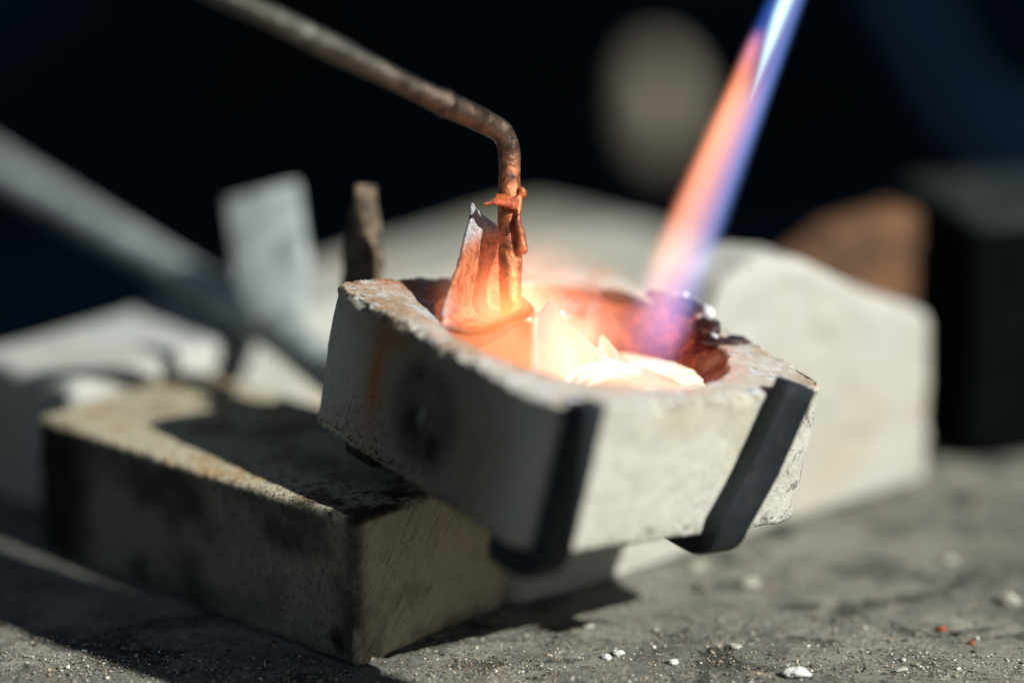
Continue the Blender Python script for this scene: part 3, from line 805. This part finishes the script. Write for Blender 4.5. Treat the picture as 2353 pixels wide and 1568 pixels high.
# ------------------------------------------------------------------ grit and pebbles
ico = np.array([(-1, 1.618, 0), (1, 1.618, 0), (-1, -1.618, 0), (1, -1.618, 0), (0, -1, 1.618), (0, 1, 1.618), (0, -1, -1.618), (0, 1, -1.618), (1.618, 0, -1), (1.618, 0, 1), (-1.618, 0, -1), (-1.618, 0, 1)]) / 1.9
icf = [(0, 11, 5), (0, 5, 1), (0, 1, 7), (0, 7, 10), (0, 10, 11), (1, 5, 9), (5, 11, 4), (11, 10, 2), (10, 7, 6), (7, 1, 8), (3, 9, 4), (3, 4, 2), (3, 2, 6), (3, 6, 8), (3, 8, 9), (4, 9, 5), (2, 4, 11), (6, 2, 10), (8, 6, 7), (9, 8, 1)]
k = NB('grit_mat')
m_grit = k.bsdf(k.attr('tint'), .9, spec=.2)
V = []; F = []; T = []
pal = [lin(206, 200, 186), lin(232, 232, 226), lin(150, 138, 118), lin(92, 86, 76), lin(50, 46, 42), lin(176, 160, 130), lin(150, 90, 56)]
pw = np.array([.14, .035, .285, .27, .18, .08, .01])
def on_brick(p):
    d = p - N0; a, b = d.dot(e1), d.dot(e2); return -1 < a < BL + 1 and -1 < b < BW + 1
ng = 0
while ng < 13000:
    px = rng.uniform(-60, 2420)
    py = 1600 - abs(rng.normal(0, 1)) * 110 if ng < 11000 else rng.uniform(1130, 1600)
    p = ground(px, py)
    if py < 1120 or on_brick(p): continue
    s = .07 + .16 * rng.random() ** 3 + (.4 * rng.random() ** 2 if rng.random() < .035 else 0)
    if fbm(p[None], 9, 2, off=70)[0] < -.15 and rng.random() < .6: continue
    vs = ico * (1 + .35 * rng.uniform(-1, 1, (12, 1))) * np.array([1, rng.uniform(.6, 1), rng.uniform(.45, .8)]) * s
    a = rng.uniform(0, 6.28); ca, sa = math.cos(a), math.sin(a)
    vs = np.stack([vs[:, 0] * ca - vs[:, 1] * sa, vs[:, 0] * sa + vs[:, 1] * ca, vs[:, 2]], -1)
    b = len(V) * 12; V.append(vs + p + UZ * s * .25); F += [(b + i, b + j, b + l) for i, j, l in icf]
    T.append(np.tile(np.array(pal[rng.choice(7, p=pw)][:3]), (12, 1))); ng += 1
tag(mesh_obj('grit', np.vstack(V), F, m_grit, smooth=False, attrs={'tint': np.vstack(T)}), 'fine pale and dark grit strewn over the bench', 'grit', kind='stuff')

k = NB('pebble_mat')
m_peb = k.bsdf(k.mix(k.rng(k.noise(.5, 4, .7), .5, .7, 0, .5), lin(206, 210, 204), lin(140, 136, 124)), .85, normal=k.bump(k.noise(.4, 4), .2))
k = NB('red_pebble_mat')
m_red = k.bsdf(k.mix(k.rng(k.noise(.5, 4, .7), .4, .7), lin(150, 78, 48), lin(110, 58, 38)), .85)
k = NB('dark_pebble_mat')
m_dkp = k.bsdf(k.mix(k.rng(k.noise(.5, 4, .7), .4, .7), lin(110, 106, 96), lin(60, 58, 54)), .85)
k = NB('grey_pebble_mat')
m_gry = k.bsdf(k.mix(k.rng(k.noise(.5, 4, .7), .4, .7), lin(176, 172, 158), lin(130, 126, 112)), .85)
def pebble(px, py, rx, ry, rz, mat, label, seed, rot=0.0):
    p = ground(px, py)
    ax = (np.array([math.cos(rot), math.sin(rot), 0]), np.array([-math.sin(rot), math.cos(rot), 0]), UZ)
    V, F = blob(p + UZ * rz * .75, ax, (rx, ry, rz), seed, .7, 22, 14)
    o = mesh_obj('pebble', V, F, mat, smooth=True); tag(o, label, 'pebble', 'loose pebbles on the bench')
pebble(1830, 1552, 1.9, 1.2, .75, m_peb, 'sharp white chip of stone at the bottom edge of the picture', 1.0, .1)
pebble(1722, 1345, 1.5, 1.1, .8, m_gry, 'blurred white pebble on the bench below the slanting prong', 2.0)
pebble(1612, 1352, 1.2, 1.0, .5, m_dkp, 'blurred pale pebble left of the white one below the slanting prong', 3.0)
pebble(2318, 1385, 1.6, 1.2, .8, m_gry, 'blurred white pebble near the right edge of the picture', 4.0)
pebble(2232, 1160, 2.2, 1.8, 1.6, m_dkp, 'blurred grey pebble on the bench in front of the black box', 5.0)
pebble(1350, 1440, 1.0, .8, .4, m_gry, 'pale pebble on the bench right of the sooty brick', 6.0)
pebble(1418, 1503, .8, .7, .45, m_peb, 'small white pebble, left one of the pair near the bottom', 7.0)
pebble(1392, 1512, .7, .6, .4, m_peb, 'small white pebble beside the left one of the pair near the bottom', 7.7)
pebble(1545, 1522, .8, .6, .35, m_peb, 'small white pebble near the bottom edge, left of the sharp chip', 8.0)
pebble(1690, 1487, .9, .7, .35, m_gry, 'small flat pale pebble at lower middle right', 9.0)
pebble(2162, 1448, .7, .6, .4, m_red, 'orange red pebble lying at the lower right', 10.0)
pebble(2232, 1478, .5, .4, .3, m_red, 'smaller orange red crumb right of the orange red pebble', 11.0)
pebble(2070, 1540, 1.1, .45, .3, m_gry, 'thin pale sliver of stone right of the sharp chip', 12.0, .5)
pebble(1605, 1305, 1.6, 1.2, .5, m_gry, 'blurred flat pale pebble behind the front row of blurred ones', 13.0)
pebble(2180, 1290, 1.6, 1.2, .5, m_gry, 'blurred pale patchy pebble in the right middle of the bench', 14.0)

# slim added canister on the bench to the right, out of view, put there to shade the lower left
k = NB('shade_cylinder_mat'); m_cyl = k.bsdf(lin(40, 62, 70), .4, spec=.5)
k = NB('steel_mat'); m_steel = k.bsdf((.5, .5, .5, 1), .3, metal=1.0)
cyl = empty('shade_cylinder', (110, 263, 0)); tag(cyl, 'slim dark added canister standing on the bench beyond the lower right corner', 'cylinder')
V, F = tube([(110, 263, z) for z in (.5, 2, 20, 100, 186, 192, 197, 201)], [10.5, 11, 11, 11, 11, 10, 8, 6], 40)
mesh_obj('body', V, F, m_cyl, cyl)
V, F = tube([(110, 263, z) for z in (200, 203, 211, 217, 219)], [5.5, 6, 6, 5, 3], 24)
mesh_obj('cylinder_top', V, F, m_steel, cyl)

# ------------------------------------------------------------------ torch flame (burning gas: emission only)
def vol_mat(name):
    k = NB(name); n = k.t.nodes.new('ShaderNodeEmission'); k.t.links.new(n.outputs[0], k.out.inputs['Volume']); k.em = n
    return k
FT = at(1852, -115, 426); FB = at(1452, 872, 392)
fz = norm(FB - FT); FL = np.linalg.norm(FB - FT)
view = norm(at(1650, 400, 410) - np.array([0, 0, CAM_H]))
fx = norm(np.cross(fz, view)); 
if fx[0] < 0: fx = -fx
fy = np.cross(fz, fx)
k = vol_mat('flame_mat')
t = k.math('DIVIDE', k.Z, FL)
rr = k.math('ADD', k.math('MULTIPLY', t, 3.5), 3.15)
s_ = k.math('DIVIDE', k.X, rr); y_ = k.math('DIVIDE', k.Y, rr)
rho = k.math('SQRT', k.math('ADD', k.math('MULTIPLY', s_, s_), k.math('MULTIPLY', y_, y_)))
wob = k.noise(9, 2, .5, vec=k.scale(k.P, (1, 1, .35)))
body = k.rng(rho, 1.0, .5)
tipf = k.rng(t, 1.0, .86)
def gauss(x, c, wd):
    d = k.math('DIVIDE', k.math('SUBTRACT', x, c), wd)
    return k.math('EXPONENT', k.math('MULTIPLY', k.math('MULTIPLY', d, d), -1.0))
def comp(col, *fs):
    f = fs[0]
    for g in fs[1:]: f = k.math('MULTIPLY', f, g)
    n = k.t.nodes.new('ShaderNodeVectorMath'); n.operation = 'SCALE'; n.inputs[0].default_value = col; k.put(n.inputs['Scale'], f); return n.outputs[0]
def vadd(a, b):
    n = k.t.nodes.new('ShaderNodeVectorMath'); n.operation = 'ADD'; k.put(n.inputs[0], a); k.put(n.inputs[1], b); return n.outputs[0]
ts = k.math('ADD', t, k.math('MULTIPLY', s_, .05))
orange = comp((1.0, .28, .12), gauss(s_, -.55, .36), k.rng(k.math('ADD', t, k.math('MULTIPLY', wob, .06)), .235, .285), k.rng(t, .86, .62))
peach = comp((.72, .34, .26), gauss(s_, -.15, .48), k.rng(t, .26, .40), k.rng(t, .92, .70, .35, 1))
blueR = comp((.06, .20, .52), gauss(s_, .64, .36), k.rng(t, .95, .6, .5, 1))
purp = vadd(comp((.18, .11, .27), gauss(s_, .30, .42)), comp((.15, .08, .26), gauss(s_, .0, .6), k.rng(t, .74, .84)))
blueT = comp((.03, .09, .42), gauss(s_, -.55, .45), k.rng(t, .34, .24))
cw = k.rng(t, .0, .42, .42, .04)
core = k.math('DIVIDE', k.math('SUBTRACT', s_, k.rng(t, .1, .38, -.02, .16)), cw)
core = k.math('EXPONENT', k.math('MULTIPLY', k.math('MULTIPLY', core, core), -1.0))
corec = comp((1.6, 2.6, 2.6), core, k.rng(t, .40, .15), k.rng(rho, .6, .2))
pale = comp((.16, .13, .16), k.rng(t, .52, .72), k.rng(t, .90, .78, .35, 1), k.rng(rho, 1.0, .3))
tot = orange
for c_ in (peach, blueR, purp, blueT, corec, pale): tot = vadd(tot, c_)
k.t.links.new(tot, k.em.inputs['Color'])
st = k.math('MULTIPLY', k.math('MULTIPLY', k.math('MULTIPLY', body, tipf), k.rng(t, .35, .75, 1, .6)), 122.0)
k.put(k.em.inputs['Strength'], st)
zs = np.linspace(0, FL, 40); V = []
for z in zs:
    r = (3.15 + 3.5 * z / FL) * 1.02
    if z / FL > .93: r *= math.sqrt(max(.03, 1 - ((z / FL - .93) / .07) ** 2))
    a = np.linspace(0, 2 * math.pi, 24, endpoint=False)
    V.append(np.stack([r * np.cos(a), r * np.sin(a), 0 * a + z], -1))
V = np.vstack(V); F = grid_faces(24, 40, True); F.append(tuple(range(24))[::-1]); F.append(tuple(range(39 * 24, 40 * 24)))
o = mesh_obj('torch_flame', V, F, k.m, M=frame(FT, fx, fy, fz))
tag(o, 'blue and orange gas torch flame slanting down into the dish', 'flame')

# burning gas lying in the hollow, its glow also standing in for bloom
GC = toW([-2.0, 3.5, 2.2])
k = vol_mat('gas_glow_mat')
x_ = k.math('DIVIDE', k.X, 20.5); y_ = k.math('DIVIDE', k.Y, 20.5); z_ = k.math('DIVIDE', k.Z, 13)
rho = k.math('SQRT', k.math('ADD', k.math('ADD', k.math('MULTIPLY', x_, x_), k.math('MULTIPLY', y_, y_)), k.math('MULTIPLY', z_, z_)))
f = k.rng(rho, 1.0, .15)
wisp = k.rng(k.noise(8, 3, .5, dist=.8), .3, .7, .5, 1.5)
low = k.rng(k.Z, 3.5, -5.0, .3, 1.3)
leftm = k.rng(k.X, 9.0, -2.0, .12, 1.0)
f = k.math('MULTIPLY', k.math('MULTIPLY', k.math('MULTIPLY', f, wisp), low), leftm)
k.em.inputs['Color'].default_value = (1.0, .36, .21, 1)
k.put(k.em.inputs['Strength'], k.math('MULTIPLY', f, 122.0))
V, F = blob((0, 0, 0), I3, (20.6, 20.6, 13.1), 0, 0, 32, 20)
MG = np.eye(4); MG[:3, :3] = RC; MG[:3, 3] = GC
o = mesh_obj('gas_flame', V, F, k.m, M=MG)
tag(o, 'soft orange flame haze and bloom spreading over the melt in the hollow', 'flame')
